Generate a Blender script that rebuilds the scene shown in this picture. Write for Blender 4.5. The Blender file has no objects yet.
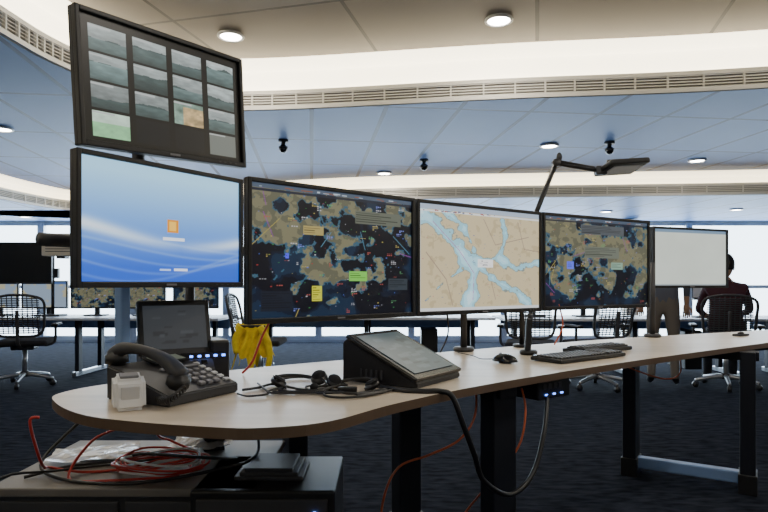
import bpy, bmesh, math, random
import numpy as np
from mathutils import Vector, Matrix, Euler
random.seed(4); rng=np.random.RandomState(7)
COL=bpy.context.scene.collection

# ------------------------------------------------------------ materials
def mat(name,c,rough=0.5,metal=0.0,em=None,es=0.0,spec=None):
    m=bpy.data.materials.new(name); m.use_nodes=True
    b=m.node_tree.nodes['Principled BSDF']
    b.inputs['Base Color'].default_value=(*c,1); b.inputs['Roughness'].default_value=rough
    b.inputs['Metallic'].default_value=metal
    if spec is not None: b.inputs['Specular IOR Level'].default_value=spec
    if em: b.inputs['Emission Color'].default_value=(*em,1); b.inputs['Emission Strength'].default_value=es
    return m
def noisy(m,c1,c2,scale=20,bump=0.0,stretch=(1,1,1),detail=4):
    nt=m.node_tree; b=nt.nodes['Principled BSDF']
    tc=nt.nodes.new('ShaderNodeTexCoord'); mp=nt.nodes.new('ShaderNodeMapping'); mp.inputs['Scale'].default_value=stretch
    n=nt.nodes.new('ShaderNodeTexNoise'); n.inputs['Scale'].default_value=scale; n.inputs['Detail'].default_value=detail
    r=nt.nodes.new('ShaderNodeValToRGB'); r.color_ramp.elements[0].position=.35; r.color_ramp.elements[1].position=.65
    r.color_ramp.elements[0].color=(*c1,1); r.color_ramp.elements[1].color=(*c2,1)
    nt.links.new(tc.outputs['Object'],mp.inputs[0]); nt.links.new(mp.outputs[0],n.inputs['Vector'])
    nt.links.new(n.outputs['Fac'],r.inputs[0]); nt.links.new(r.outputs[0],b.inputs['Base Color'])
    if bump:
        bp=nt.nodes.new('ShaderNodeBump'); bp.inputs['Strength'].default_value=bump
        nt.links.new(n.outputs['Fac'],bp.inputs['Height']); nt.links.new(bp.outputs[0],b.inputs['Normal'])
    return m
def panelled(m,c1,c2,cm,w,h,rot=0.0,mortar=.012,rough=.4,metal=0.0):
    nt=m.node_tree; b=nt.nodes['Principled BSDF']
    tc=nt.nodes.new('ShaderNodeTexCoord'); mp=nt.nodes.new('ShaderNodeMapping'); mp.inputs['Rotation'].default_value=(0,0,rot)
    br=nt.nodes.new('ShaderNodeTexBrick'); br.offset=0; br.inputs['Scale'].default_value=1
    br.inputs['Brick Width'].default_value=w; br.inputs['Row Height'].default_value=h
    br.inputs['Mortar Size'].default_value=mortar; br.inputs['Mortar Smooth'].default_value=.1
    br.inputs['Color1'].default_value=(*c1,1); br.inputs['Color2'].default_value=(*c2,1); br.inputs['Mortar'].default_value=(*cm,1)
    nt.links.new(tc.outputs['Object'],mp.inputs[0]); nt.links.new(mp.outputs[0],br.inputs['Vector'])
    nt.links.new(br.outputs['Color'],b.inputs['Base Color']); b.inputs['Roughness'].default_value=rough; b.inputs['Metallic'].default_value=metal
    return m

BLK=mat('black_plastic',(.012,.012,.014),.42)
BLKG=mat('black_gloss',(.01,.01,.012),.2)
DKG=mat('dark_grey_plastic',(.045,.045,.05),.5)
MDG=mat('mid_grey_plastic',(.2,.2,.22),.5)
LTG=mat('light_grey_plastic',(.62,.63,.65),.45)
WHT=mat('white_plastic',(.8,.8,.8),.4)
CHR=mat('brushed_steel',(.5,.52,.56),.3,.9)
BLUEM=mat('blue_tinted_steel',(.22,.34,.60),.35,.2)  # blue base colour; on the foot bars it stands for bluish light
LEG=mat('black_powder_coat',(.010,.012,.02),.5,spec=.3)
RED=mat('red_cable_sheath',(.5,.03,.02),.45)
ORG=mat('orange_cable_sheath',(.6,.12,.04),.45)
YEL=noisy(mat('yellow_cloth',(.7,.5,.02),.85),(.7,.50,.01),(.95,.72,.04),12,.3)
BEI=mat('beige_panel',(.70,.62,.48),.6)
WOOD=noisy(mat('maple_laminate',(.6,.5,.38),.36),(.60,.51,.40),(.70,.60,.48),3,.0,(1,6,1))
EDGE=mat('brown_edge_band',(.13,.085,.055),.45)
CARP=noisy(mat('navy_carpet',(.02,.024,.035),1.0,spec=.03),(.007,.009,.015),(.026,.031,.046),9,.5,(1,3,1),8)
WHTD=mat('white_desk_laminate',(.62,.65,.7),.4)
MESHF=mat('chair_mesh_fabric',(.05,.055,.065),.8)
FAB=mat('black_fabric',(.015,.015,.018),.9)
SKIN=mat('skin',(.5,.3,.2),.6)
HAIR=mat('dark_hair',(.012,.009,.008),.6)
MAROON=mat('maroon_shirt',(.05,.012,.02),.85)
NAVYT=mat('dark_trousers',(.012,.013,.02),.9)
KHAKI=mat('khaki_trousers',(.16,.14,.12),.9)
GREYS=mat('grey_shirt',(.1,.11,.14),.85)
PLAST=mat('polythene_bag',(.7,.7,.72),.2)
PLAST.node_tree.nodes['Principled BSDF'].inputs['Transmission Weight'].default_value=.4
BLED=mat('blue_led',(0,0,.1),.4,0,(.1,.25,1),7)
PAINT=mat('wall_paint',(.45,.46,.48),.8)
ALU=mat('window_aluminium',(.5,.53,.57),.4,.3)
GRL=mat('grille_white_paint',(.88,.85,.78),.5)
GRD=mat('grille_shadow_gap',(.36,.34,.31),.8)
COVE=mat('cove_glow',(.85,.82,.75),.6,0,(1,.88,.64),4.8)  # off-white cove surface; its emission stands in for the hidden strip light
COVE2=mat('cove_glow_far',(.85,.82,.75),.6,0,(1,.86,.58),3.2)  # far cove surface, likewise glowing in place of a concealed strip
LAMPE=mat('downlight_diffuser',(1,1,1),.4,0,(1,.93,.82),40)
CEIL1=panelled(mat('taupe_ceiling_panels',(.3,.26,.22)),(.36,.31,.255),(.33,.285,.235),(.10,.085,.07),1.2,1.2,.25,.014,.5)
CEIL2=panelled(mat('blue_ceiling_panels',(.2,.3,.5),spec=.13),(.090,.175,.40),(.110,.20,.44),(.02,.04,.11),.6,1.2,-.12,.02,.5)
CEIL3=panelled(mat('perimeter_ceiling_panels',(.2,.3,.5),spec=.13),(.09,.17,.37),(.105,.19,.41),(.02,.04,.11),.6,1.2,-.12,.02,.5)
KEYS=mat('key_caps',(.06,.06,.065),.5)
CABT=mat('cabinet_top_laminate',(.17,.155,.14),.5)
PAPER=mat('paper',(.8,.8,.78),.8)

GLASS=bpy.data.materials.new('window_glass'); GLASS.use_nodes=True
nt=GLASS.node_tree; nt.nodes.clear()
o=nt.nodes.new('ShaderNodeOutputMaterial'); mx=nt.nodes.new('ShaderNodeMixShader'); t=nt.nodes.new('ShaderNodeBsdfTransparent'); g=nt.nodes.new('ShaderNodeBsdfGlossy')
t.inputs[0].default_value=(.93,.97,1,1); g.inputs['Roughness'].default_value=.05; mx.inputs[0].default_value=.06
nt.links.new(t.outputs[0],mx.inputs[1]); nt.links.new(g.outputs[0],mx.inputs[2]); nt.links.new(mx.outputs[0],o.inputs[0])

def screen_mat(st):
    m=bpy.data.materials.new('lcd_image'); m.use_nodes=True
    nt=m.node_tree; b=nt.nodes['Principled BSDF']
    a=nt.nodes.new('ShaderNodeAttribute'); a.attribute_name='Col'
    b.inputs['Base Color'].default_value=(.01,.01,.01,1); b.inputs['Roughness'].default_value=.35
    nt.links.new(a.outputs['Color'],b.inputs['Emission Color']); b.inputs['Emission Strength'].default_value=st
    return m
LCD=screen_mat(1.0)

# ------------------------------------------------------------ mesh builder
def catmull(P,n=6,closed=False):
    P=[Vector(p) for p in P]; out=[]; N=len(P)
    rngi=range(N if closed else N-1)
    for i in rngi:
        if closed: a,b,c,d=P[(i-1)%N],P[i],P[(i+1)%N],P[(i+2)%N]
        else: a,b,c,d=P[max(i-1,0)],P[i],P[i+1],P[min(i+2,N-1)]
        for k in range(n):
            t=k/n
            out.append(.5*((2*b)+(c-a)*t+(2*a-5*b+4*c-d)*t*t+(3*b-a-3*c+d)*t**3))
    if not closed: out.append(P[-1])
    return out

class B:
    def __init__(s): s.bm=bmesh.new(); s.mats=[]
    def mi(s,m):
        if m not in s.mats: s.mats.append(m)
        return s.mats.index(m)
    def merge(s,tmp,m,M=None,smooth=False):
        if M is not None: tmp.transform(M)
        i=s.mi(m)
        for f in tmp.faces: f.material_index=i; f.smooth=smooth
        me=bpy.data.meshes.new('t'); tmp.to_mesh(me); tmp.free(); s.bm.from_mesh(me); bpy.data.meshes.remove(me)
    def box(s,c,d,m,bev=0,R=None,seg=2):
        t=bmesh.new(); bmesh.ops.create_cube(t,size=1)
        t.transform(Matrix.Diagonal((*d,1)))
        if bev: bmesh.ops.bevel(t,geom=t.edges[:],offset=bev,segments=seg,affect='EDGES',profile=.5)
        M=Matrix.Translation(c)
        if R: M=M@Euler(R).to_matrix().to_4x4()
        s.merge(t,m,M)
    def cyl(s,c,r,h,m,r2=None,R=None,seg=20,bev=0):
        t=bmesh.new(); bmesh.ops.create_cone(t,cap_ends=True,segments=seg,radius1=r,radius2=r if r2 is None else r2,depth=h)
        if bev: bmesh.ops.bevel(t,geom=[e for e in t.edges if len(e.link_faces)==2 and abs(e.verts[0].co.z-e.verts[1].co.z)<1e-5],offset=bev,segments=2,affect='EDGES')
        M=Matrix.Translation(c)
        if R: M=M@Euler(R).to_matrix().to_4x4()
        s.merge(t,m,M,True)
    def sph(s,c,d,m,R=None,cut=None,seg=20):
        t=bmesh.new(); bmesh.ops.create_uvsphere(t,u_segments=seg,v_segments=seg//2+2,radius=.5)
        if cut: bmesh.ops.delete(t,geom=[v for v in t.verts if cut(v.co)],context='VERTS')
        t.transform(Matrix.Diagonal((*d,1))); M=Matrix.Translation(c)
        if R: M=M@Euler(R).to_matrix().to_4x4()
        s.merge(t,m,M,True)
    def tube(s,P,r,m,n=5,seg=8,closed=False,smooth=True):
        P=catmull(P,n,closed) if smooth else [Vector(p) for p in P]
        N=len(P); t=bmesh.new(); rings=[]; up=Vector((0,0,1)); prev=None
        for i,p in enumerate(P):
            a=P[(i-1)%N] if (closed or i>0) else p; b=P[(i+1)%N] if (closed or i<N-1) else p
            d=(b-a); d=d.normalized() if d.length>1e-9 else Vector((0,0,1))
            if prev is None:
                x=d.cross(up); 
                if x.length<.1: x=d.cross(Vector((1,0,0)))
            else: x=prev-d*prev.dot(d)
            x.normalize(); prev=x; y=d.cross(x)
            rr=r(i/(N-1)) if callable(r) else r
            rings.append([t.verts.new(p+x*rr*math.cos(2*math.pi*k/seg)+y*rr*math.sin(2*math.pi*k/seg)) for k in range(seg)])
        for i in range(N if closed else N-1):
            A,C=rings[i],rings[(i+1)%N]
            for k in range(seg): t.faces.new((A[k],A[(k+1)%seg],C[(k+1)%seg],C[k]))
        if not closed:
            t.faces.new(rings[0][::-1]); t.faces.new(rings[-1])
        s.merge(t,m,None,True)
    def prism(s,pts,z0,z1,m,mside=None):
        t=bmesh.new(); a=[t.verts.new((p[0],p[1],z0)) for p in pts]; b=[t.verts.new((p[0],p[1],z1)) for p in pts]
        t.faces.new(a[::-1]); t.faces.new(b); n=len(pts); i0=s.mi(m); 
        s.merge(t,m)
        t=bmesh.new(); a=[t.verts.new((p[0],p[1],z0)) for p in pts]; b=[t.verts.new((p[0],p[1],z1)) for p in pts]
        for i in range(n): t.faces.new((a[i],a[(i+1)%n],b[(i+1)%n],b[i]))
        s.merge(t,mside or m,None,False)
    def extr(s,prof,w,m,x0=0,bv=.004):
        t=bmesh.new(); a=[t.verts.new((x0-w/2,p[0],p[1])) for p in prof]; b=[t.verts.new((x0+w/2,p[0],p[1])) for p in prof]; n=len(prof)
        t.faces.new(a); t.faces.new(b[::-1])
        for i in range(n): t.faces.new((a[i],b[i],b[(i+1)%n],a[(i+1)%n]))
        bmesh.ops.recalc_face_normals(t,faces=t.faces[:])
        bmesh.ops.bevel(t,geom=t.edges[:],offset=bv,segments=3,affect='EDGES')
        s.merge(t,m)
    def strip(s,P,z0,z1,m,o0=0,o1=None):
        o1=o0 if o1 is None else o1
        t=bmesh.new(); prev=None
        for i,p in enumerate(P):
            a=P[max(i-1,0)]; b=P[min(i+1,len(P)-1)]; d=Vector((b[0]-a[0],b[1]-a[1])).normalized(); n=Vector((-d.y,d.x))
            cur=(t.verts.new((p[0]+n.x*o0,p[1]+n.y*o0,z0)),t.verts.new((p[0]+n.x*o1,p[1]+n.y*o1,z1)))
            if prev: t.faces.new((prev[0],cur[0],cur[1],prev[1]))
            prev=cur
        s.merge(t,m,None,False)
    def mesh(s,name):
        me=bpy.data.meshes.new(name); s.bm.to_mesh(me); s.bm.free()
        for m in s.mats: me.materials.append(m)
        return me
    def done(s,name,loc=(0,0,0),rot=(0,0,0),parent=None,scale=1):
        ob=bpy.data.objects.new(name,s.mesh(name)); COL.objects.link(ob); ob.location=loc; ob.rotation_euler=rot; ob.scale=(scale,)*3
        if parent: ob.parent=parent
        return ob
def inst(me,name,loc,rz=0):
    ob=bpy.data.objects.new(name,me); COL.objects.link(ob); ob.location=loc; ob.rotation_euler=(0,0,rz); return ob

# ------------------------------------------------------------ screen images
TAB=[np.random.RandomState(i).rand(64,64) for i in range(12)]
def vn(x,y,s=0):
    T=TAB[s%12]; xi=np.floor(x).astype(int); yi=np.floor(y).astype(int); fx=x-xi; fy=y-yi
    fx=fx*fx*(3-2*fx); fy=fy*fy*(3-2*fy)
    g=lambda a,b:T[a%64,b%64]
    return (g(xi,yi)*(1-fx)+g(xi+1,yi)*fx)*(1-fy)+(g(xi,yi+1)*(1-fx)+g(xi+1,yi+1)*fx)*fy
def fbm(x,y,s=0,o=5):
    r=0;a=.5;t=0
    for k in range(o): r=r+a*vn(x*2**k,y*2**k,s+k); t+=a; a*=.5
    return r/t
def rect(img,u,v,u0,v0,u1,v1,c): img[(u>=u0)&(u<=u1)&(v>=v0)&(v<=v1)]=c
def segd(u,v,pts,asp=1.6):
    D=np.full(u.shape,9.)
    for (a,b),(c,d) in zip(pts[:-1],pts[1:]):
        ax,ay,cx,cy=a*asp,b,c*asp,d; dx,dy=cx-ax,cy-ay; L=dx*dx+dy*dy+1e-9
        t=np.clip(((u*asp-ax)*dx+(v-ay)*dy)/L,0,1); D=np.minimum(D,np.hypot(u*asp-ax-t*dx,v-ay-t*dy))
    return D
def s_login(u,v):
    img=np.zeros(u.shape+(3,)); top=np.array([.62,.83,.96]); bot=np.array([.20,.40,.82])
    k=np.clip((v-.12)/.8,0,1)[...,None]; img[:]=bot*(1-k)+top*k
    c=.44+.10*np.sin(u*3.3+2.6)-.02
    band=np.exp(-((v-c)/.055)**2)[...,None]*(.25+.75*np.abs(np.cos(u*2.2+.3)))[...,None]
    img=img*(1-.85*band)+np.array([.97,1,1])*.85*band
    for q in range(5):
        c2=.36-.05*q+(.08+.02*q)*np.sin(u*(2.4+.2*q)+2.2+.4*q)
        b2=np.exp(-((v-c2)/.012)**2)[...,None]; img=img*(1-.28*b2)+np.array([.75,.86,1])*.28*b2
    low=np.clip((.34-v)/.3,0,1)[...,None]; img=img*(1-.25*low)+np.array([.05,.2,.72])*.25*low
    rect(img,u,v,.485,.44,.56,.56,(.85,.55,.15)); rect(img,u,v,.50,.46,.545,.54,(.98,.75,.3))
    rect(img,u,v,.46,.37,.60,.395,(.92,.95,1)); rect(img,u,v,.53,.10,.62,.12,(.9,.93,1)); rect(img,u,v,.44,.10,.51,.115,(.7,.8,1))
    return img
def clutter(img,u,v,n,seed,cols,sx=.02,sy=.006,area=(0.02,.03,.98,.95)):
    r=np.random.RandomState(seed)
    for i in range(n):
        a=area[0]+r.rand()*(area[2]-area[0]); b=area[1]+r.rand()*(area[3]-area[1])
        rect(img,u,v,a,b,a+sx*(.3+r.rand()),b+sy*(.6+.6*r.rand()),cols[r.randint(len(cols))])
def s_dark(seed,blobs,specials,off=.0,nf=3.2):
    def f(u,v):
        img=np.zeros(u.shape+(3,)); img[:]=(.03,.045,.10)
        n=fbm(u*7+seed,v*5+seed*2,seed)
        img[n>.52]=(.06,.10,.17); img[n>.60]=(.09,.16,.24)
        land=np.full(u.shape,-1.)
        for (a,b,w,h) in blobs: land=np.maximum(land,1-np.sqrt(((u-a)/w)**2+((v-b)/h)**2))
        L=land*.9-off+(fbm(u*13+seed,v*9.5,seed+3)-.5)*nf
        img[L>-.14]=(.20,.34,.42); img[L>.0]=(.44,.43,.34); img[(L>.0)&(fbm(u*26,v*20,2)>.54)]=(.35,.35,.29)
        r=np.random.RandomState(seed+40)
        for k in range(9):
            p=[(r.rand(),r.rand()) for _ in range(2)]; q=(p[0][0]+.3*(r.rand()-.5),p[0][1]+.5*(r.rand()-.5))
            D=segd(u,v,[p[0],q]); img[D<.0028]=[(.5,.25,.55),(.3,.5,.6),(.6,.55,.3)][k%3]
        for k in range(60):
            a,b_=.03+.9*r.rand(),.04+.88*r.rand(); col=[(.7,.7,.72),(.62,.3,.28),(.35,.6,.4),(.68,.62,.35),(.45,.5,.8)][r.randint(5)]
            for j in range(1+r.randint(3)):
                for q in range(1+r.randint(3)):
                    rect(img,u,v,a+q*.013,b_-j*.013,a+q*.013+.009,b_-j*.013+.0055,col)
        clutter(img,u,v,160,seed,[(.6,.2,.2),(.2,.5,.25),(.65,.6,.3),(.3,.4,.75),(.6,.6,.65),(.1,.12,.2)],.008,.006)
        rect(img,u,v,0,.965,1,1,(.28,.33,.40)); rect(img,u,v,0,.945,1,.962,(.12,.14,.2))
        clutter(img,u,v,22,seed+5,[(.7,.75,.8),(.5,.3,.2)],.03,.008,(.01,.972,.95,.98))
        for (a,b,c,d,col) in specials:
            rect(img,u,v,a,b,c,d,col)
            y=d-.02
            while y>b+.01:
                rect(img,u,v,a+.006,y,a+.006+(c-a-.012)*(.4+.6*r.rand()),y+.006,tuple(x*.55 for x in col)); y-=.018
        return img
    return f
def s_chart(u,v):
    img=np.zeros(u.shape+(3,)); img[:]=(.76,.70,.56)
    nz=(fbm(u*12,v*9,4)-.5)*.15
    D=segd(u,v,[(-.05,1.0),(.12,.80),(.30,.58),(.42,.38),(.40,.2),(.36,-.05)])-.068
    D=np.minimum(D,segd(u,v,[(.2,.95),(.35,.8),(.42,.6)])-.016)
    D=np.minimum(D,segd(u,v,[(.36,.5),(.5,.48),(.62,.52),(.78,.42),(1.05,.50)])-.034)
    D=np.minimum(D,segd(u,v,[(.45,.45),(.6,.28),(.75,.20),(.9,.05)])-.03)
    D=np.minimum(D,segd(u,v,[(.05,.1),(.2,.3),(.35,.4)])-.010)
    D=np.minimum(D,segd(u,v,[(.62,.5),(.7,.75),(.66,.9)])-.010)
    D=D+nz
    img[D<.007]=(.48,.52,.50); img[D<0]=(.56,.76,.82); img[D<-.03]=(.66,.84,.90); img[D<-.07]=(.77,.89,.94)
    fl=fbm(u*22,v*16,9); img[(fl>.62)&(D>.02)]=(.70,.64,.50)
    for p in ([(.05,.55),(.2,.3),(.25,.05)],[(.5,.9),(.6,.65),(.9,.75)],[(.55,.35),(.6,.1)],[(.8,.9),(.86,.62),(1,.6)]): img[(segd(u,v,p)<.004)&(D>.01)]=(.58,.49,.44)
    img[(segd(u,v,[(.1,.84),(.30,.58),(.42,.36),(.41,.1)])<.003)]=(.65,.35,.6)
    clutter(img,u,v,90,31,[(.45,.42,.4),(.7,.3,.4),(.4,.4,.6)],.010,.005)
    rect(img,u,v,.45,.42,.58,.50,(.93,.93,.93)); clutter(img,u,v,10,5,[(.4,.4,.45)],.03,.006,(.46,.43,.55,.485))
    rect(img,u,v,0,.955,1,1,(.62,.68,.76)); rect(img,u,v,0,.93,1,.95,(.85,.86,.86)); clutter(img,u,v,26,8,[(.3,.35,.5),(.6,.3,.3)],.015,.01,(.01,.935,.6,.945))
    rect(img,u,v,0,0,1,.03,(.8,.81,.82)); rect(img,u,v,.0,.02,.012,.93,(.8,.81,.82))
    return img
def s_cctv(u,v):
    img=np.zeros(u.shape+(3,)); img[:]=(.015,.017,.02)
    r=np.random.RandomState(3)
    for c in range(4):
        for k in range(4):
            u0=.045+c*.238; u1=u0+.20; v1=.93-k*.228; v0=v1-.205
            if k==3 and c in (1,2): 
                rect(img,u,v,u0,v0,u1,v1,(.06,.07,.09)); continue
            m=(u>=u0)&(u<=u1)&(v>=v0)&(v<=v1); lv=(v-v0)/(v1-v0); lu=(u-u0)/(u1-u0)
            sky=np.array([.56,.60,.60])*(0.75+.35*r.rand()); sea=np.array([.36,.44,.44])*(0.75+.5*r.rand())
            hz=.35+.35*r.rand(); hill=hz+.22*(fbm(lu*3+k*5,lv*0+c*7.,k)-.3)
            im=np.where((lv>hz)[...,None],sky*(.8+.35*lv)[...,None],sea*(.7+.5*lv)[...,None])*(0.8+.4*fbm(lu*4,lv*9,c+k))[...,None]
            im=np.where(((lv>hz)&(lv<hill))[...,None],np.array([.25,.31,.31]),im)
            if k==3 and c==0: im=np.where((lv<.55+0*lv)[...,None],np.array([.55,.78,.58]),np.array([.75,.85,.78]))*(.85+.3*fbm(lu*4,lv*4,2))[...,None]
            if k==2 and c==2: im=np.where((lu>.3)[...,None]&(lv<.8)[...,None],np.array([.72,.62,.45]),np.array([.45,.55,.5]))*(.6+.8*fbm(lu*5,lv*5,4))[...,None]
            if k==3 and c==3: im=im*0+np.array([.42,.44,.42])
            img[m]=im[m]
            rect(img,u,v,u0,v1-.02,u0+.12,v1-.008,(.7,.72,.72))
    return img
def s_blank(u,v):
    img=np.zeros(u.shape+(3,)); img[:]=(.80,.83,.79); rect(img,u,v,0,.94,1,1,(.45,.55,.65)); rect(img,u,v,.0,.0,1,.03,(.6,.64,.66))
    img*= (0.97+.06*fbm(u*4,v*3,3))[...,None]; return img
def s_pale(u,v):
    img=np.zeros(u.shape+(3,)); img[:]=(.55,.62,.7); img[fbm(u*5,v*4,2)>.5]=(.68,.66,.55); rect(img,u,v,0,.9,1,1,(.3,.4,.6)); return img
def s_off(u,v):
    img=np.zeros(u.shape+(3,)); img[:]=(.01,.012,.015); return img
def s_console(u,v):
    img=np.zeros(u.shape+(3,)); img[:]=(.28,.34,.36); clutter(img,u,v,26,2,[(.34,.40,.42),(.22,.27,.29)],.2,.06,(.02,.05,.8,.9)); return img
def s_term(u,v):
    img=np.zeros(u.shape+(3,)); img[:]=(.20,.215,.235); clutter(img,u,v,14,12,[(.24,.26,.28),(.15,.16,.18)],.2,.06,(.05,.1,.7,.9)); return img

def screen(name,w,h,fn,nx,parent,loc,rot=(0,0,0),gain=1.0):
    ny=int(nx*h/w); us=np.linspace(0,1,nx); vs=np.linspace(0,1,ny); U,V=np.meshgrid(us,vs)
    img=np.clip(fn(U,V),0,1)**2.2*gain
    co=np.zeros((ny,nx,3)); co[...,0]=(U-.5)*w; co[...,2]=(V-.5)*h
    idx=np.arange(nx*ny).reshape(ny,nx)
    F=np.stack([idx[:-1,:-1],idx[:-1,1:],idx[1:,1:],idx[1:,:-1]],-1).reshape(-1,4)
    me=bpy.data.meshes.new(name); me.from_pydata(co.reshape(-1,3).tolist(),[],F.tolist())
    ca=me.color_attributes.new('Col','FLOAT_COLOR','POINT'); ca.data.foreach_set('color',np.concatenate([img.reshape(-1,3),np.ones((nx*ny,1))],1).ravel())
    me.materials.append(LCD); ob=bpy.data.objects.new(name,me); COL.objects.link(ob); ob.parent=parent; ob.location=loc; ob.rotation_euler=rot
    return ob

def monitor(L,R,z0,z1,fn,nx=300,bz=.016,roll=0,gain=1.0,stand=0,name='computer_monitor',tilt=0,tint=None):
    L=Vector(L);R=Vector(R); W=(R-L).length; H=z1-z0; yaw=math.atan2(R.y-L.y,R.x-L.x); c=(L+R)/2
    b=B(); d=.03
    b.box((0,.005,0),(W,d-.01,H),BLK,.004)
    for sx in(-1,1): b.box((sx*(W/2-bz/2),-.012,0),(bz,.018,H),BLK,.003)
    b.box((0,-.012,H/2-bz/2),(W-2*bz+.002,.018,bz),BLK,.003); b.box((0,-.012,-H/2+bz*.6),(W-2*bz+.002,.018,bz*1.2),BLK,.003)
    b.box((0,.04,0),(W*.6,.055,H*.6),DKG,.012); b.box((0,.08,0),(.12,.03,.12),DKG,.004)
    for i in range(7): b.box((0,.069,H*.1+i*.014),(W*.45,.004,.005),BLK)
    for i in range(4): b.box((W/2-.05-i*.022,-.0215,-H/2+bz*.6),(.008,.003,.003),DKG)
    b.box((0,-.0215,-H/2+bz*.6),(.035,.002,.006),MDG)
    if stand:
        b.box((0,.085,-H/2-stand/2+.06),(.06,.03,stand+.12),DKG,.004); b.box((0,.06,-H/2-stand+.008),(.24,.18,.016),DKG,.004)
    ob=b.done(name,(c.x,c.y,(z0+z1)/2),(tilt,roll,yaw))
    screen('screen',W-2*bz,H-2.2*bz,fn,nx,ob,(0,-.0105,bz*.1),gain=gain)
    return ob

# ------------------------------------------------------------ room shell
b=B(); b.box((.5,3.5,-.05),(17.4,15.4,.1),CARP); b.done('floor')
for nm,c,d in (('wall_left',(-8.1,3.5,1.5),(.2,15.2,3.0)),('wall_right',(9.1,3.5,1.5),(.2,15.2,3.0)),('wall_rear',(.5,-4.1,1.5),(17.4,.2,3.0))):
    b=B(); b.box((0,0,0),d,PAINT); b.done(nm,c)
b=B(); b.box((.5,11.05,2.6),(17,.16,.8),PAINT); b.box((.5,11.05,.03),(17,.16,.06),ALU); b.done('wall_front')
NW=10; ww=17/NW
for i in range(NW):
    b=B(); x=-8+ww*(i+.5)
    for sx in(-1,1): b.box((sx*(ww/2-.03),0,1.13),(.06,.1,2.14),ALU,.005)
    for z in(.09,1.02,2.17): b.box((0,0,z),(ww-.12,.08,.06),ALU,.004)
    b.box((0,0,1.13),(ww-.1,.008,2.1),GLASS); b.done('window_%d'%(i+1),(x,11.05,0))
b=B(); b.box((0,0,1.1),(.22,.22,2.2),BEI,.02); b.box((0,0,.05),(.26,.26,.1),ALU,.01); b.done('column',(4.35,10.6,0))

A=[(-2.45,-4),(-2.3,1),(-2.17,3.2),(-2.08,3.95),(-1.75,4.75),(-1.0,4.88),(.887,4.59),(2.76,4.33),(5.6,3.6),(7,1),(7.2,-4)]
Bp=[(-5.2,-4),(-5.15,2),(-5.1,6),(-5.05,8.6),(-4.5,9.35),(-2.3,8.75),(.2,8.05),(4.86,7.6),(8.99,6.9),(8.99,1),(8.99,-4)]
A3=catmull([(x,y,0) for x,y in A],8); B3=catmull([(x,y,0) for x,y in Bp],8)
C3=[(-8,p.y,0) if i<32 else (max(-8,min(9,p.x)),11,0) for i,p in enumerate(B3)]
Z1,Z2,Z3=2.86,2.5,2.22
b=B()
b.prism([(p.x,p.y) for p in A3],Z1,Z1+.04,CEIL1)
t=bmesh.new()
for i in range(len(A3)-1):
    q=[t.verts.new((p.x,p.y,Z2)) for p in (A3[i],A3[i+1],B3[i+1],B3[i])]; t.faces.new(q)
b.merge(t,CEIL2)
t=bmesh.new()
for i in range(64):
    q=[t.verts.new((p[0],p[1],Z3)) for p in (B3[i],B3[i+1],C3[i+1],C3[i])]; t.faces.new(q)
q=[t.verts.new((x,y,Z3)) for x,y in ((-8,B3[31].y),(B3[32].x,B3[32].y),(B3[32].x,11),(-8,11))]; t.faces.new(q)
b.merge(t,CEIL3)
b.done('ceiling')
def cove(name,P,z0,zg,z1,em):
    b=B(); P=[(p.x,p.y) for p in P]
    b.strip(P,z0-.012,zg+.01,GRD,.03); b.strip(P,z0-.012,z0+.018,GRL,0); b.strip(P,zg-.018,zg+.012,GRL,0)
    n=6
    for k in range(1,n):
        zz=z0+(zg-z0)*k/n; b.strip(P,zz-.006,zz+.006,GRL,.0,.012)
    for i in range(len(P)-1):
        a=Vector(P[i]);c=Vector(P[i+1]); L=(c-a).length; d=(c-a)/L; nrm=Vector((-d.y,d.x)); m=max(1,int(L/.3))
        for k in range(m):
            p=a+d*L*(k+.5)/m+nrm*.012; b.box((p.x,p.y,(z0+zg)/2),(.012,.02,zg-z0),GRL,0,(0,0,math.atan2(d.y,d.x)))
    b.strip(P,zg+.012,zg+.02,GRL,0,.06); b.strip(P,zg+.018,z1-.06,em,.06,.03); b.strip(P,z1-.06,z1,em,.03,-.12)
    b.done(name)
cove('trim_1',A3,Z2,Z2+.13,Z1,COVE); cove('trim_2',B3[:65],Z3,Z3+.13,Z2,COVE2)

def downlight(x,y,z,e=22):
    b=B(); t=[(.085*math.cos(a*math.pi/12),.085*math.sin(a*math.pi/12),0) for a in range(24)]
    b.tube(t,.012,WHT,1,8,True,False); b.cyl((0,0,.004),.082,.012,LAMPE)
    ob=b.done('ceiling_downlight',(x,y,z-.01))
    l=bpy.data.lights.new('downlight_lamp','AREA'); l.shape='DISK'; l.size=.16; l.energy=e; l.color=(1,.92,.80)
    lo=bpy.data.objects.new('lamp',l); COL.objects.link(lo); lo.parent=ob; lo.location=(0,0,-.03)
for x,y,z,e in ((-1.10,4.31,Z1,10),(.775,4.05,Z1,10),(-1.2,1.6,Z1,5),(1.4,1.5,Z1,20),(3.0,3.0,Z1,16),(-.3,-1,Z1,6),(2.4,-1,Z1,12),
              (1.7,6.17,Z2,6),(0,7.7,Z2,6),(3.6,6.9,Z2,6),(-3.5,5.5,Z2,5),(5.4,9.2,Z3,5),(3.5,9.45,Z3,5),(-6.1,10.2,Z3,5)):
    downlight(x,y,z,e)
def cam(x,y,z):
    b=B(); b.cyl((0,0,-.01),.05,.02,DKG); b.cyl((0,0,-.04),.022,.05,DKG); b.sph((0,0,-.085),(.085,.085,.085),BLKG); b.cyl((0,0,-.075),.046,.012,DKG)
    b.done('dome_security_camera',(x,y,z))
for x,y in((-1.0,5.96),(.46,6.9),(2.27,6.04)): cam(x,y,Z2)

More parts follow.
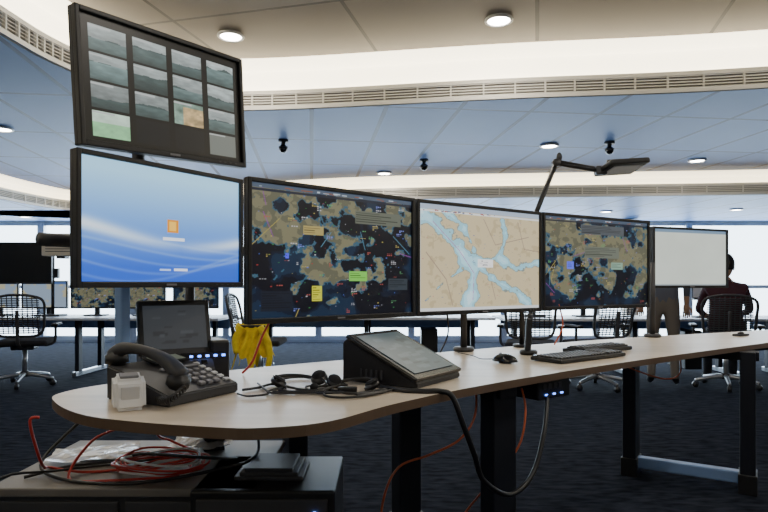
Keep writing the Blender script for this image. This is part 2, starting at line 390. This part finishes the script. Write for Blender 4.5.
# ------------------------------------------------------------ main table
front=[(-.892,1.627),(-.748,1.477),(-.593,1.40),(-.389,1.343),(-.271,1.335),(-.126,1.40),(.044,1.62),(.383,1.96),(1.078,2.526),(2.119,3.29),(3.0,3.9)]
back=[(3.0,4.35),(2.6,4.15),(1.44,3.56),(.78,3.16),(.245,2.80),(-.154,2.54),(-.506,2.28),(-.86,1.95),(-.95,1.76)]
out=[(p.x,p.y) for p in catmull([(x,y,0) for x,y in front+back],6,True)]
b=B(); b.prism(out,.724,.748,EDGE); b.prism(out,.748,.75,WOOD,EDGE)
def frame(r,f,foot=True,wl=.11):
    r=Vector(r);f=Vector(f); d=f-r; a=math.atan2(d.y,d.x)
    for p in(r,f):
        b.box((p.x,p.y,.38),(.07,wl,.69),LEG,.006,(0,0,a)); b.box((p.x,p.y,.05),(.085,wl+.015,.1),BLK,.004,(0,0,a))
    m=(r+f)/2
    b.box((m.x,m.y,.07),(d.length,.06,.06),BLUEM,.006,(0,0,a)); b.box((m.x,m.y,.70),(d.length+.1,.08,.045),LEG,.004,(0,0,a))  # foot bar: the bluish light on it is put into its colour
frame((.095,2.56),(.40,2.10)); frame((1.40,3.40),(1.88,3.10),True,.14); frame((-.60,2.10),(-.33,2.22))
b.tube([(-.3,2.0,.69),(.2,2.45,.69),(1.5,3.25,.69),(2.5,3.75,.69)],.025,LEG)
b.done('operator_desk')

# monitors
ML=[((-.472,2.04),(.120,2.565)),((.131,2.575),(.79,3.055)),((.80,3.065),(1.535,3.50))]
m2=s_dark(3,[(.5,.42,.33,.25),(.1,.8,.2,.25),(.45,.92,.3,.15),(.9,.8,.16,.22),(.3,.7,.2,.12)],[(.56,.28,.68,.36,(.45,.75,.3)),(.33,.12,.39,.24,(.75,.75,.2)),(.28,.64,.40,.71,(.62,.56,.35)),(.05,.05,.22,.2,(.10,.12,.17)),(.60,.76,.92,.87,(.36,.38,.34)),(.83,.20,.97,.30,(.2,.23,.26)),(.18,.45,.20,.49,(.3,.3,.95))],.45)
m4=s_dark(6,[(.25,.75,.35,.35),(.75,.65,.4,.4),(.2,.35,.18,.25),(.6,.3,.2,.15),(.95,.4,.14,.3)],[(.33,.82,.75,.93,(.3,.32,.34)),(.2,.42,.26,.5,(.35,.4,.95)),(.36,.55,.70,.68,(.40,.42,.38)),(.62,.42,.74,.5,(.5,.62,.55))],.25,2.6)
monitor(*ML[0],.932,1.435,m2,420,gain=1.2)
monitor(*ML[1],.932,1.435,s_chart,380,gain=1.3)
monitor(*ML[2],.935,1.437,m4,340,gain=1.2)
monitor((-.80,1.54),(-.487,2.02),1.06,1.42,s_login,300,.014,gain=1.4)
monitor((-.80,1.545),(-.485,2.025),1.445,1.805,s_cctv,320,.014,roll=-math.radians(3.2),gain=1.2)
monitor((1.62,3.64),(2.21,3.88),1.045,1.42,s_blank,120,.014,gain=1.2)
# mounting rail
b=B()
rail=[(-.92,1.60),(-.62,2.10),(-.24,2.44),(.38,2.93),(1.09,3.40),(1.85,3.92),(2.1,4.0)]
b.tube([(x,y,1.19) for x,y in rail],.018,DKG,6)
for (x,y) in((-.66,2.04),(.38,2.86),(1.62,3.62)):
    b.cyl((x,y,.76),.05,.02,DKG,bev=.004); b.cyl((x,y,.98),.016,.44,DKG)
b.box((-.80,1.835,.98),(.03,.045,.46),BLUEM,.006,(0,0,.9)); b.cyl((-.80,1.835,.757),.04,.014,DKG,bev=.003)
for (x,y),(x2,y2),z in (((-.24,2.44),(-.235,2.375),1.18),((.38,2.93),(.40,2.885),1.18),((1.09,3.40),(1.115,3.355),1.18),((-.76,1.87),(-.72,1.83),1.2),((1.85,3.92),(1.88,3.83),1.2)):
    b.tube([(x,y,1.19),((x+x2)/2,(y+y2)/2,z),(x2,y2,z)],.02,DKG,2)
b.tube([(-.76,1.87,1.19),(-.77,1.88,1.4),(-.75,1.85,1.62),(-.70,1.82,1.62)],.02,DKG,4)
b.done('monitor_mounting_rail')

# lamp
b=B(); b.cyl((.70,3.05,.757),.045,.014,BLK,bev=.003); b.tube([(.70,3.05,.76),(.70,3.05,1.25)],.013,BLK,1,10)
b.tube([(.70,3.05,1.25),(.903,3.15,1.705)],.013,BLK,1,8); b.tube([(.715,3.06,1.27),(.885,3.155,1.66)],.006,BLK,1,8)
b.tube([(.903,3.15,1.705),(1.16,3.20,1.672)],.011,BLK,1,8); b.tube([(.89,3.15,1.722),(1.12,3.19,1.69)],.005,BLK,1,8)
b.cyl((.903,3.15,1.705),.020,.04,DKG,R=(math.pi/2,0,0)); b.cyl((.70,3.05,1.25),.022,.04,DKG,R=(math.pi/2,0,0)); b.sph((.92,3.15,1.735),(.03,.03,.05),DKG)
R_=(-.20,-.10,.22)
b.box((1.262,3.19,1.692),(.23,.18,.030),BLK,.010,R_,3); b.box((1.265,3.185,1.675),(.17,.12,.006),LTG,.001,R_); b.box((1.155,3.20,1.675),(.06,.05,.045),DKG,.008)
b.cyl((1.19,3.17,1.715),.014,.02,DKG)
b.done('desk_lamp')

# ------------------------------------------------------------ desk items
TZ=.751
b=B()
b.extr([(-.11,0),(.11,0),(.11,.085),(.04,.07),(-.11,.025)],.24,DKG,.0)
sl=math.atan2(.045,.15)
for r in range(4):
    for c in range(3): b.box((.01+c*.026,-.085+r*.024,.038+r*.0075),(.018,.015,.008),MDG,.002,(sl,0,0))
for r in range(6): b.box((.10,-.085+r*.022,.036+r*.0068),(.018,.012,.006),LTG,.002,(sl,0,0))
b.box((.035,.07,.086),(.12,.055,.006),BLKG,.002,(.21,0,0)); b.box((.035,.07,.0895),(.10,.04,.002),mat('phone_lcd',(.25,.3,.27),.3),0,(.21,0,0))
b.box((.035,.018,.068),(.13,.012,.006),MDG,.002,(sl,0,0))
b.tube([(-.085,-.115,.07),(-.085,-.06,.105),(-.085,.02,.125),(-.085,.09,.125),(-.085,.125,.105)],lambda t:.017+.004*math.cos(t*6.28),DKG,6,12)
b.cyl((-.085,-.105,.058),.028,.035,BLK,R=(.35,0,0),bev=.006); b.cyl((-.085,.115,.098),.028,.035,BLK,R=(-.1,0,0),bev=.006)
pts=[]
for k in range(90):
    t=k/89; a=k*1.1; x=-.085-.06*math.sin(t*3.1); y=-.13-.05*math.sin(t*3.1)+.10*t; pts.append((x+.008*math.cos(a),y,.018+.008*math.sin(a)+(.03*(1-t)**3)))
b.tube(pts,.0025,BLK,2,5)
b.done('desk_telephone',(-.60,1.72,TZ),(0,0,1.08),scale=1.10)
b=B(); b.extr([(-.05,0),(.05,0),(.04,.10),(-.03,.085)],.085,WHT,0,.012); b.box((0,-.042,.045),(.05,.006,.05),LTG,.003,(.2,0,0)); b.box((0,0,.094),(.05,.04,.008),MDG,.003,(.15,0,0))
b.done('charging_cradle',(-.655,1.54,TZ),(0,0,.5),scale=.9)
# voice terminal
b=B()
b.extr([(-.08,0),(.09,0),(.09,.13),(.02,.13),(-.06,.05)],.20,DKG)
for k in range(5): b.box((0,-.075+.002*k,.012+k*.008),(.15,.004,.003),BLKG)
b.box((0,.03,.17),(.215,.025,.17),BLK,.006,(-.28,0,0))
for k in range(6): b.box((-.07+k*.028,-.05,.068),(.018,.004,.014),BLKG,.001,(-.7,0,0))
b.box((.125,.03,.065),(.06,.12,.13),BLK,.008)
for k in range(5): b.box((.035+k*.024,-.033-.002*k,.085),(.009,.006,.006),BLED)
b.box((.07,-.028,.085),(.13,.012,.02),BLKG,.002)
ob=b.done('voice_communication_terminal',(-.66,1.91,TZ),(0,0,.55),scale=1.05)
screen('screen',.185,.135,s_term,40,ob,(0,.0155,.173),(-.28,0,0))
# touch console
b=B(); W=.28
b.extr([(0,.0),(.29,.0),(.29,.125),(.27,.14),(.0,.018)],W,BLK,0)
t=math.atan2(.122,.27)
b.box((0,.135,.0865),(W+.012,.30,.014),BLKG,.005,(t,0,0))
for k in range(5): b.box((-W/2-.001,.13+.02*k,.03),(.004,.008,.03),DKG)
ob=b.done('touch_control_console',(.18,1.935,TZ),(0,0,math.radians(55)))
screen('screen',W-.035,.25,s_console,50,ob,(0,.1315,.0955),(t-math.pi/2,0,0))
# keyboard
b=B(); b.box((0,0,.012),(.45,.16,.016),BLK,.005); b.box((0,.06,.018),(.44,.03,.014),BLKG,.004)
for r in range(6):
    y=-.06+r*.022
    for c in range(21):
        if c in(15,) or (r==0 and 3<c<9): continue
        b.box((-.205+c*.0205,y,.024),(.017,.017,.008),KEYS,.002,seg=1)
b.box((-.08,-.06,.024),(.11,.017,.008),KEYS,.002); b.done('computer_keyboard',(.84,2.58,TZ-.003),(0,0,.63))
b=B(); b.box((0,0,.010),(.36,.13,.018),BLK,.005); b.box((0,0,.022),(.33,.10,.008),DKG,.003)
for r in range(3):
    for c in range(12): b.box((-.15+c*.027,-.03+r*.03,.028),(.02,.02,.006),KEYS,.002,seg=1)
b.done('function_keypad',(1.02,2.86,TZ),(0,0,.6))
b=B(); b.sph((0,0,.006),(.062,.112,.062),BLKG,cut=lambda c:c.z<-.1); b.cyl((0,.02,.034),.006,.008,MDG,R=(0,math.pi/2,0)); b.cyl((0,0,.002),.026,.004,BLK)
b.tube([(0,.05,.012),(.02,.12,.005),(.09,.2,.005),(.16,.32,.005)],.002,BLK); b.done('computer_mouse',(.49,2.43,TZ),(0,0,.9))
b=B(); b.cyl((0,0,.01),.04,.02,BLK,bev=.004); b.box((0,0,.09),(.028,.02,.15),BLK,.006,(-.1,.08,0)); b.cyl((.01,.012,.17),.012,.03,DKG); b.tube([(.01,.012,.17),(.02,0,.21)],.004,BLK,2)
b.done('desk_microphone',(.655,2.72,TZ))
b=B(); b.box((0,0,.006),(.1,.05,.012),BLK,.004); b.sph((0,0,.016),(.05,.03,.02),DKG); b.done('stapler',(2.2,3.7,TZ),(0,0,.5))
# headsets (lying flat)
def headset(loc,rz,sc,boom):
    b=B()
    b.tube([(-.07*math.cos(a),.085*math.sin(a),.012+.008*math.sin(a)) for a in np.linspace(0,math.pi,9)],.006,BLK,4)
    for sx,tl in((-1,.5),(1,-.4)):
        b.cyl((sx*.07,-.01,.016),.026,.02,BLK,R=(.2,tl,0),bev=.006); b.cyl((sx*.068,-.01,.028),.022,.012,FAB,R=(.2,tl,0),bev=.005)
    if boom: b.tube([(.07,-.02,.02),(.04,-.09,.012),(-.01,-.11,.012)],.0035,BLK); b.sph((-.015,-.11,.014),(.025,.02,.02),FAB)
    else: b.box((.02,-.075,.010),(.06,.022,.018),BLK,.004,(0,0,.4))
    for k in range(3):
        b.tube([(-.07,-.03,.008),(-.10-.02*k,-.07,.006),(-.04,-.12-.015*k,.006),(.05,-.13,.012),(.10,-.07-.02*k,.006),(.12,0,.006)],.003,BLK)
    b.done('headset',loc,(0,0,rz),scale=sc)
headset((-.27,1.88,TZ),.7,1.05,True); headset((-.09,1.83,TZ),-.5,.95,False)
def cable(P,r,m,name='cable'):
    b=B(); b.tube(P,r,m,7,8); b.done(name)
z=TZ+.005
cable([(-.42,1.78,z),(-.38,1.82,z),(-.35,1.88,z),(-.28,1.82,z),(-.24,1.78,z),(-.16,1.78,z),(-.10,1.72,z),(-.04,1.75,z),(.01,1.80,z)],.004,BLK)
cable([(-.36,1.95,z),(-.30,2.02,z),(-.2,2.0,z),(-.16,1.88,z),(-.17,1.70,z),(-.10,1.66,z),(-.02,1.72,z),(.03,1.79,z)],.0035,BLK)
cable([(-.40,1.9,z),(-.36,1.80,z),(-.33,1.72,z),(-.38,1.68,z),(-.42,1.72,z)],.003,BLK)
cable([(-.02,1.93,z+.02),(-.02,1.86,z),(.04,1.78,z),(.11,1.755,z),(.165,1.755,z),(.20,1.75,.74),(.235,1.755,.65),(.27,1.79,.56),(.31,1.86,.46),(.41,1.95,.385),(.50,2.02,.43),(.56,2.1,.55),(.60,2.2,.66)],.0085,BLK,'thick_cable')
cable([(.50,2.18,.69),(.50,2.12,.62),(.47,2.1,.5),(.38,2.13,.37),(.28,2.2,.2),(.25,2.25,.02)],.004,ORG,'orange_cable')
cable([(.33,2.15,.71),(.31,2.05,.62),(.25,2.0,.55),(.15,2.0,.50),(.05,2.0,.46),(0,2.0,.36),(-.015,2.02,.2),(.0,2.05,.01)],.004,ORG,'orange_cable')
cable([(1.62,3.3,.71),(1.58,3.2,.60),(1.45,3.1,.58),(1.2,2.95,.66),(1.1,2.95,.71)],.004,ORG,'orange_cable')
cable([(-.78,2.0,1.0),(-.80,1.95,.85),(-.70,2.0,z),(-.62,2.04,z)],.004,BLK)
cable([(-.36,2.15,1.02),(-.42,2.1,.9),(-.46,2.1,.8),(-.50,2.12,z)],.004,RED,'red_cable')
cable([(.28,2.76,1.0),(.30,2.8,.85),(.26,2.76,z)],.004,BLK)
cable([(.9,3.12,.99),(.93,3.12,.86),(.88,3.1,z)],.004,ORG,'orange_cable')
b=B(); b.box((0,0,0),(.19,.11,.075),BLK,.006)
for k in range(4): b.box((-.06+k*.03,-.056,.01),(.018,.004,.02),DKG,.001)
for k in range(3): b.box((-.05+k*.045,-.057,-.02),(.012,.004,.005),BLED)
b.done('power_distribution_unit',(.60,2.27,.684),(0,0,.65))

# ------------------------------------------------------------ cabinet and cables below
b=B(); CT=.50
b.box((-.735,1.93,CT-.012),(.75,.52,.024),CABT,.004); b.box((-.735,1.93,.25),(.72,.48,.45),DKG,.004); b.box((-.735,1.93,.02),(.68,.44,.04),BLK)
for k in range(2): b.box((-.915+.36*k,1.685,.26),(.34,.012,.40),DKG,.003); b.box((-.915+.36*k,1.675,.40),(.10,.012,.012),CHR,.002)
b.done('storage_cabinet')
b=B(); b.box((-.335,1.82,.265),(.40,.34,.47),BLK,.006); b.box((-.335,1.82,.015),(.36,.3,.03),BLK); b.box((-.335,1.645,.42),(.36,.012,.12),DKG,.003); b.box((-.335,1.645,.22),(.36,.012,.20),BLKG,.003)
for k in range(8): b.box((-.335,1.637,.15+k*.018),(.30,.005,.006),DKG)
for k in range(3): b.box((-.335,1.82,.505+.012*k),(.20-.03*k,.16,.012),DKG,.003)
b.cyl((-.19,1.637,.44),.008,.006,BLED,R=(math.pi/2,0,0)); b.done('desktop_computer')
b=B(); cz=CT+.006
for k in range(9):
    cx,cy=-.68+random.uniform(-.02,.02),1.83+random.uniform(-.02,.02); rx=.11+random.uniform(-.03,.03); ry=.085+random.uniform(-.02,.02); ph=random.random()*6
    b.tube([(cx+rx*math.cos(a+ph),cy+ry*math.sin(a+ph),cz+.004*k+.008*math.sin(2*a+k)+.004) for a in np.linspace(0,5.7,9)],.0035,RED if k%4 else WHT,5,7,True)
b.tube([(-.78,1.83,cz),(-.9,1.80,cz),(-.98,1.75,cz+.03),(-.95,1.68,cz+.05),(-.93,1.62,.60),(-.95,1.61,.70),(-.93,1.62,.71)],.004,RED,6)
b.tube([(-.6,1.76,cz),(-.8,1.72,cz),(-.92,1.75,cz),(-.90,1.85,cz+.08),(-.84,1.95,.62),(-.80,1.98,.72)],.004,RED,6)
b.tube([(-.6,1.9,cz),(-.62,1.95,cz+.02),(-.7,1.97,cz+.05),(-.72,1.9,.60),(-.70,1.85,.72)],.004,RED,6)
b.done('red_cable_coil')
b=B()
b.tube([(-1.05,1.75,cz),(-.95,1.83,cz+.01),(-.85,1.9,cz),(-.75,1.85,cz+.04),(-.55,1.78,cz+.05),(-.45,1.83,cz+.03)],.005,BLK,6)
b.tube([(-.9,1.98,.70),(-1.0,1.9,.60),(-1.03,1.8,cz+.02),(-.9,1.72,cz),(-.7,1.70,cz),(-.5,1.75,cz+.02),(-.4,1.85,cz+.03),(-.42,2.0,.58),(-.45,2.1,.70)],.005,BLK,6)
b.tube([(-1.08,1.66,.3),(-1.06,1.63,cz+.02),(-.95,1.75,cz+.02),(-.8,1.9,cz),(-.62,2.0,cz)],.004,BLK,6)
b.done('black_cables')
t=bmesh.new(); bmesh.ops.create_grid(t,x_segments=18,y_segments=12,size=.5)
for v in t.verts:
    v.co.x*=.26; v.co.y*=.17; v.co.z=.012+.022*float(fbm(np.array(v.co.x*22+9),np.array(v.co.y*22+9),3))
b=B(); b.merge(t,PLAST,None,False); b.box((.02,0,.012),(.12,.06,.018),WHT,.003); b.done('plastic_bag',(-.94,1.95,CT),(0,0,.3))
t=bmesh.new(); bmesh.ops.create_grid(t,x_segments=18,y_segments=12,size=.5)
for v in t.verts:
    v.co.x*=.2; v.co.y*=.15; v.co.z=.012+.04*float(fbm(np.array(v.co.x*25+3),np.array(v.co.y*25+3),5))
b=B(); b.merge(t,PLAST,None,False); b.done('plastic_bag',(-.62,2.04,CT),(0,0,.1))

# ------------------------------------------------------------ chairs
b=B()
for k in range(5):
    a=k*2*math.pi/5+.3; c,s_=math.cos(a),math.sin(a)
    b.tube([(c*.03,s_*.03,.12),(c*.18,s_*.18,.10),(c*.30,s_*.30,.075)],lambda t:.024-.008*t,CHR,4,8)
    b.cyl((c*.30,s_*.30,.03),.03,.035,BLK,R=(math.pi/2,0,a),seg=14); b.cyl((c*.30,s_*.30,.06),.01,.04,DKG)
b.cyl((0,0,.12),.04,.06,DKG); b.cyl((0,0,.26),.025,.28,CHR); b.box((0,0,.405),(.22,.24,.05),DKG,.015)
b.box((0,-.02,.455),(.50,.48,.06),FAB,.028,seg=3)
fr=[(-.20,.22,.56),(-.235,.25,.75),(-.23,.29,.90),(-.12,.31,.95),(0,.315,.96),(.12,.31,.95),(.23,.29,.90),(.235,.25,.75),(.20,.22,.56),(0,.21,.53)]
b.tube(fr,.014,DKG,5,8,True)
for j in range(17):
    z_=.57+.022*j; yy=.225+.085*(j/17); hw=.205*(1-.10*abs(j/17-.5))
    b.tube([(-hw,yy+.01,z_),(0,yy+.02,z_),(hw,yy+.01,z_)],.006,MESHF,3,5)
for i in range(9):
    x_=(i/8-.5)*.36; b.tube([(x_,.235,.56),(x_,.285,.75),(x_,.318,.95)],.005,MESHF,3,5)
b.tube([(0,.10,.42),(0,.26,.45),(0,.29,.6),(0,.31,.8)],.018,DKG,5)
for sx in(-1,1):
    b.tube([(sx*.2,.05,.42),(sx*.29,.05,.46),(sx*.30,.05,.62)],.014,DKG,5); b.box((sx*.30,.0,.64),(.07,.26,.03),BLK,.012)
CH=b.mesh('office_chair')
for x,y,r in((-3.80,6.35,3.45),(1.50,6.15,2.9),(2.2,6.2,3.5),(-1.33,6.40,math.pi/2)):
    inst(CH,'office_chair',(x,y,0),r)
b=B()
t=bmesh.new(); gx,gz=22,20; G=[]
for j in range(gz+1):
    row=[]
    for i in range(gx+1):
        u=i/gx-.5; s_=j/gz*2-1; k=abs(s_)
        hem=.08*math.sin(u*11+1.3)+.05*math.sin(u*23)
        zz=1.0-.42*k**1.6-(hem*k**3); y=.075*s_+.06*s_*(1-(1-k)**2)
        w=.30+.14*k+.03*math.sin(k*6)
        row.append(t.verts.new((u*w+.02*math.sin(k*5+u*4),y+.045*math.sin(u*24+k)*k*(1 if s_>0 else -1),zz+.015*math.sin(u*12+j*.3)*(1-k))))
    G.append(row)
for j in range(gz):
    for i in range(gx): t.faces.new((G[j][i],G[j][i+1],G[j+1][i+1],G[j+1][i]))
b.merge(t,YEL,None,True)
b.tube([(.10,-.10,.95),(.19,-.14,.80),(.22,-.15,.64),(.20,-.15,.50)],lambda t:.045-.012*t,YEL,5,10)
b.tube([(-.10,-.10,.95),(-.17,-.14,.82),(-.15,-.16,.66)],lambda t:.045-.01*t,YEL,5,10)
b.done('yellow_jacket',(-1.33,6.10,-.20),(0,0,0),scale=.88)

# ------------------------------------------------------------ background workstations
DZ=.68
def wsdesk(W,D=.8):
    b=B(); b.box((0,0,DZ-.014),(W,D,.028),WHTD,.004); b.box((0,D/2-.02,DZ-.1),(W-.2,.02,.14),BLUEM,.003)
    for x in (-W/2+.25,0,W/2-.25):
        for y in(-.25,.25): b.box((x,y,.33),(.05,.08,.64),LEG,.004)
        b.box((x,0,.03),(.05,.7,.05),CHR,.004)
    b.box((W/4,.1,.3),(.2,.45,.45),BLK,.01)
    return b.mesh('workstation_desk')
D1=wsdesk(3.4); D2=wsdesk(3.0)
inst(D1,'workstation_desk',(-3.55,7.25,0),-.05); inst(D2,'workstation_desk',(-.2,7.35,0),-.03); inst(D2,'workstation_desk',(2.85,7.1,0),0); inst(D2,'workstation_desk',(5.9,6.95,0),-.08)
mapS=s_dark(9,[(.4,.5,.4,.4),(.8,.7,.3,.3)],[])
def bg(x,y,w,h,fn,yaw=0,g=1.0,z=DZ,st=.09,nm='computer_monitor'):
    c,s_=math.cos(yaw)*w/2,math.sin(yaw)*w/2
    monitor((x-c,y-s_),(x+c,y+s_),z+st,z+st+h,fn,70,.015,stand=st,gain=g,name=nm)
for x,w,fn in((-4.75,.56,s_pale),(-4.15,.56,s_pale),(-3.55,.56,mapS),(-2.95,.56,mapS),(-2.3,.56,s_dark(5,[(.5,.5,.3,.3)],[])),(-1.4,.56,s_pale),(-.75,.56,mapS),(-.1,.5,mapS),(.5,.5,s_pale)):
    bg(x,7.35 if x<-1.9 else 7.45,w,.34,fn,0,1.0)
for x,fn in((1.8,s_off),(2.4,s_off),(4.9,s_off),(5.55,s_off)): bg(x,7.15,.5,.32,fn)
b=B(); b.box((0,0,DZ+.012),(.3,.2,.024),DKG,.004); b.cyl((0,.04,DZ+.48),.02,.92,DKG); b.box((0,-.01,1.20),(.2,.05,.12),DKG,.004); b.done('monitor_pole_stand',(-4.05,7.30,0))
monitor((-4.78,7.18),(-3.98,7.20),1.07,1.57,s_off,20)
b=B(); b.box((0,0,0),(.40,.2,.26),BEI,.012); 
for k in range(6): b.box((0,-.102,-.08+k*.03),(.3,.004,.008),DKG)
b.box((.16,-.1,.1),(.03,.01,.015),DKG); b.box((0,0,-.145),(.1,.1,.03),DKG); b.done('loudspeaker_box',(-3.80,7.10,1.53))

# ------------------------------------------------------------ people
def skin(P,E,rad,root=0,lev=1):
    me=bpy.data.meshes.new('s'); me.from_pydata(P,E,[]); ob=bpy.data.objects.new('s',me); COL.objects.link(ob)
    m=ob.modifiers.new('k','SKIN'); m.use_smooth_shade=True
    for i,r in enumerate(rad):
        r=r if isinstance(r,tuple) else (r,r); me.skin_vertices[0].data[i].radius=r
    me.skin_vertices[0].data[root].use_root=True
    ob.modifiers.new('ss','SUBSURF').levels=lev
    dg=bpy.context.evaluated_depsgraph_get(); ev=ob.evaluated_get(dg); t=bmesh.new(); t.from_mesh(ev.to_mesh()); ev.to_mesh_clear()
    bpy.data.objects.remove(ob); return t
def hand(b,w,d,side):
    w=Vector(w); d=Vector(d).normalized(); x=d.cross(Vector((0,0,1))); x=x.normalized() if x.length>.1 else Vector((0,1,0)); n=d.cross(x)
    b.tube([w-d*.02,w+d*.03,w+d*.085],lambda t:.022+.012*math.sin(t*2.6),SKIN,3,10)
    for k,L in enumerate((.065,.075,.07,.055)):
        o=w+d*.075+x*(k-1.5)*.019; b.tube([o,o+d*L*.5-n*.004*side,o+d*L*.95-n*.02*side],lambda t:.0095-.0025*t,SKIN,3,7)
    o=w+d*.025-x*.025*side; b.tube([o,o+d*.03-x*.025*side,o+d*.06-x*.03*side],lambda t:.011-.003*t,SKIN,3,7)
def person(name,J,loc,rz,top,bot,shoe,sc=1):
    names=list(J['p'].keys()); P=[J['p'][n][0] for n in names]; R=[J['p'][n][1] for n in names]; ix={n:i for i,n in enumerate(names)}
    E=[(ix[a],ix[c]) for a,c in J['e']]
    t=skin(P,E,R,0,2)
    b=B(); i_t,i_b,i_s,i_k=b.mi(top),b.mi(bot),b.mi(shoe),b.mi(SKIN)
    for f in t.faces:
        c=f.calc_center_median(); f.smooth=True
        f.material_index=J['cls'](c,(i_t,i_b,i_s,i_k))
    me=bpy.data.meshes.new('t'); t.to_mesh(me); t.free(); b.bm.from_mesh(me); bpy.data.meshes.remove(me)
    h=Vector(J['p']['head'][0])+Vector((0,-.015,.09))
    b.sph(h,(.155,.19,.235),SKIN); b.sph(h+Vector((0,.02,.025)),(.18,.205,.235),HAIR,cut=lambda c:c.y<-.18 and c.z<.28 or c.z<-.33)
    b.sph(h+Vector((0,-.098,-.015)),(.03,.035,.05),SKIN)
    for sx in(-1,1): b.sph(h+Vector((sx*.08,.005,-.01)),(.02,.035,.06),SKIN); b.sph(h+Vector((sx*.032,-.086,.012)),(.022,.016,.014),HAIR)
    b.box(h+Vector((0,-.088,-.058)),(.045,.008,.01),MAROON,.003)
    for sd in(-1,1):
        w=Vector(J['p']['wrist%d'%sd][0]); e=Vector(J['p']['elbow%d'%sd][0]); hand(b,w,w-e,sd)
    b.done(name,loc,(0,0,rz),scale=sc)
def joints(seated):
    p={}; 
    if not seated:
        p['pelvis']=((0,0,.96),(.14,.11)); p['spine']=((0,.0,1.15),(.135,.10)); p['chest']=((0,.01,1.34),(.15,.11)); p['neck']=((0,.01,1.47),(.055,.055)); p['head']=((0,0,1.54),(.05,.05))
        for s_ in(-1,1):
            p['sh%d'%s_]=((s_*.165,.01,1.40),.058); p['elbow%d'%s_]=((s_*.235,.03,1.13),.042); p['wrist%d'%s_]=((s_*.235,-.06,.90),.028)
            p['hip%d'%s_]=((s_*.09,0,.86),(.095,.095)); p['knee%d'%s_]=((s_*.11,-.015,.49),.062); p['ank%d'%s_]=((s_*.12,.02,.10),.045); p['toe%d'%s_]=((s_*.14,-.14,.04),(.04,.035))
        cls=lambda c,m: m[2] if c.z<.09 else (m[1] if c.z<.97 and abs(c.x)<.21 else (m[3] if c.z>1.47 or (abs(c.x)>.19 and c.z<1.0) else m[0]))
    else:
        p['pelvis']=((0,.02,.60),(.15,.12)); p['spine']=((0,.03,.78),(.14,.11)); p['chest']=((0,-.0,.98),(.15,.12)); p['neck']=((0,-.02,1.10),(.055,.055)); p['head']=((0,-.04,1.16),(.05,.05))
        for s_ in(-1,1):
            p['sh%d'%s_]=((s_*.165,-.01,1.03),.058); p['elbow%d'%s_]=((s_*.235,-.10,.80),.042); p['wrist%d'%s_]=((s_*.16,-.33,.74),.028)
            p['hip%d'%s_]=((s_*.09,-.04,.57),(.09,.09)); p['knee%d'%s_]=((s_*.12,-.44,.53),.062); p['ank%d'%s_]=((s_*.12,-.40,.10),.045); p['toe%d'%s_]=((s_*.13,-.56,.04),(.04,.035))
        cls=lambda c,m: m[2] if c.z<.09 else (m[3] if c.z>1.10 or (c.y<-.27 and c.z>.66) else (m[1] if c.z<.62 else m[0]))
    e=[('pelvis','spine'),('spine','chest'),('chest','neck'),('neck','head')]
    for s_ in(-1,1):
        e+=[('chest','sh%d'%s_),('sh%d'%s_,'elbow%d'%s_),('elbow%d'%s_,'wrist%d'%s_),('pelvis','hip%d'%s_),('hip%d'%s_,'knee%d'%s_),('knee%d'%s_,'ank%d'%s_),('ank%d'%s_,'toe%d'%s_)]
    return dict(p=p,e=e,cls=cls)
person('standing_man',joints(False),(2.93,6.3,0),2.7,GREYS,KHAKI,BLK,.94)
person('seated_man',joints(True),(3.50,6.15,0),2.75,MAROON,NAVYT,BLK)
inst(CH,'office_chair',(3.53,6.2,0),2.75)
b=B(); b.box((0,0,0),(.2,.003,.14),PAPER); b.box((0,.004,0),(.22,.004,.16),DKG,.001); b.box((0,.03,-.09),(.18,.07,.02),DKG,.003); b.box((0,.02,-.2),(.03,.03,.2),DKG); b.box((0,.02,-.295),(.16,.12,.02),DKG,.003)
b.done('document_holder',(3.68,6.95,DZ+.305))

# ------------------------------------------------------------ light and camera
l=bpy.data.lights.new('daylight','AREA'); l.shape='RECTANGLE'; l.size=17; l.size_y=2.6; l.energy=900; l.color=(.76,.89,1)
lo=bpy.data.objects.new('window_daylight',l); COL.objects.link(lo); lo.location=(.5,11.7,1.3); lo.rotation_euler=(-math.pi/2,0,0)
w=bpy.data.worlds.new('sky'); bpy.context.scene.world=w; w.use_nodes=True
w.node_tree.nodes['Background'].inputs[0].default_value=(.82,.92,1,1); w.node_tree.nodes['Background'].inputs[1].default_value=7
c=bpy.data.cameras.new('camera'); c.sensor_width=36; c.lens=28.125; c.shift_y=28/768; c.clip_start=.05
co=bpy.data.objects.new('camera',c); COL.objects.link(co); co.location=(0,0,1.07); co.rotation_euler=(math.pi/2,0,0)
bpy.context.scene.camera=co
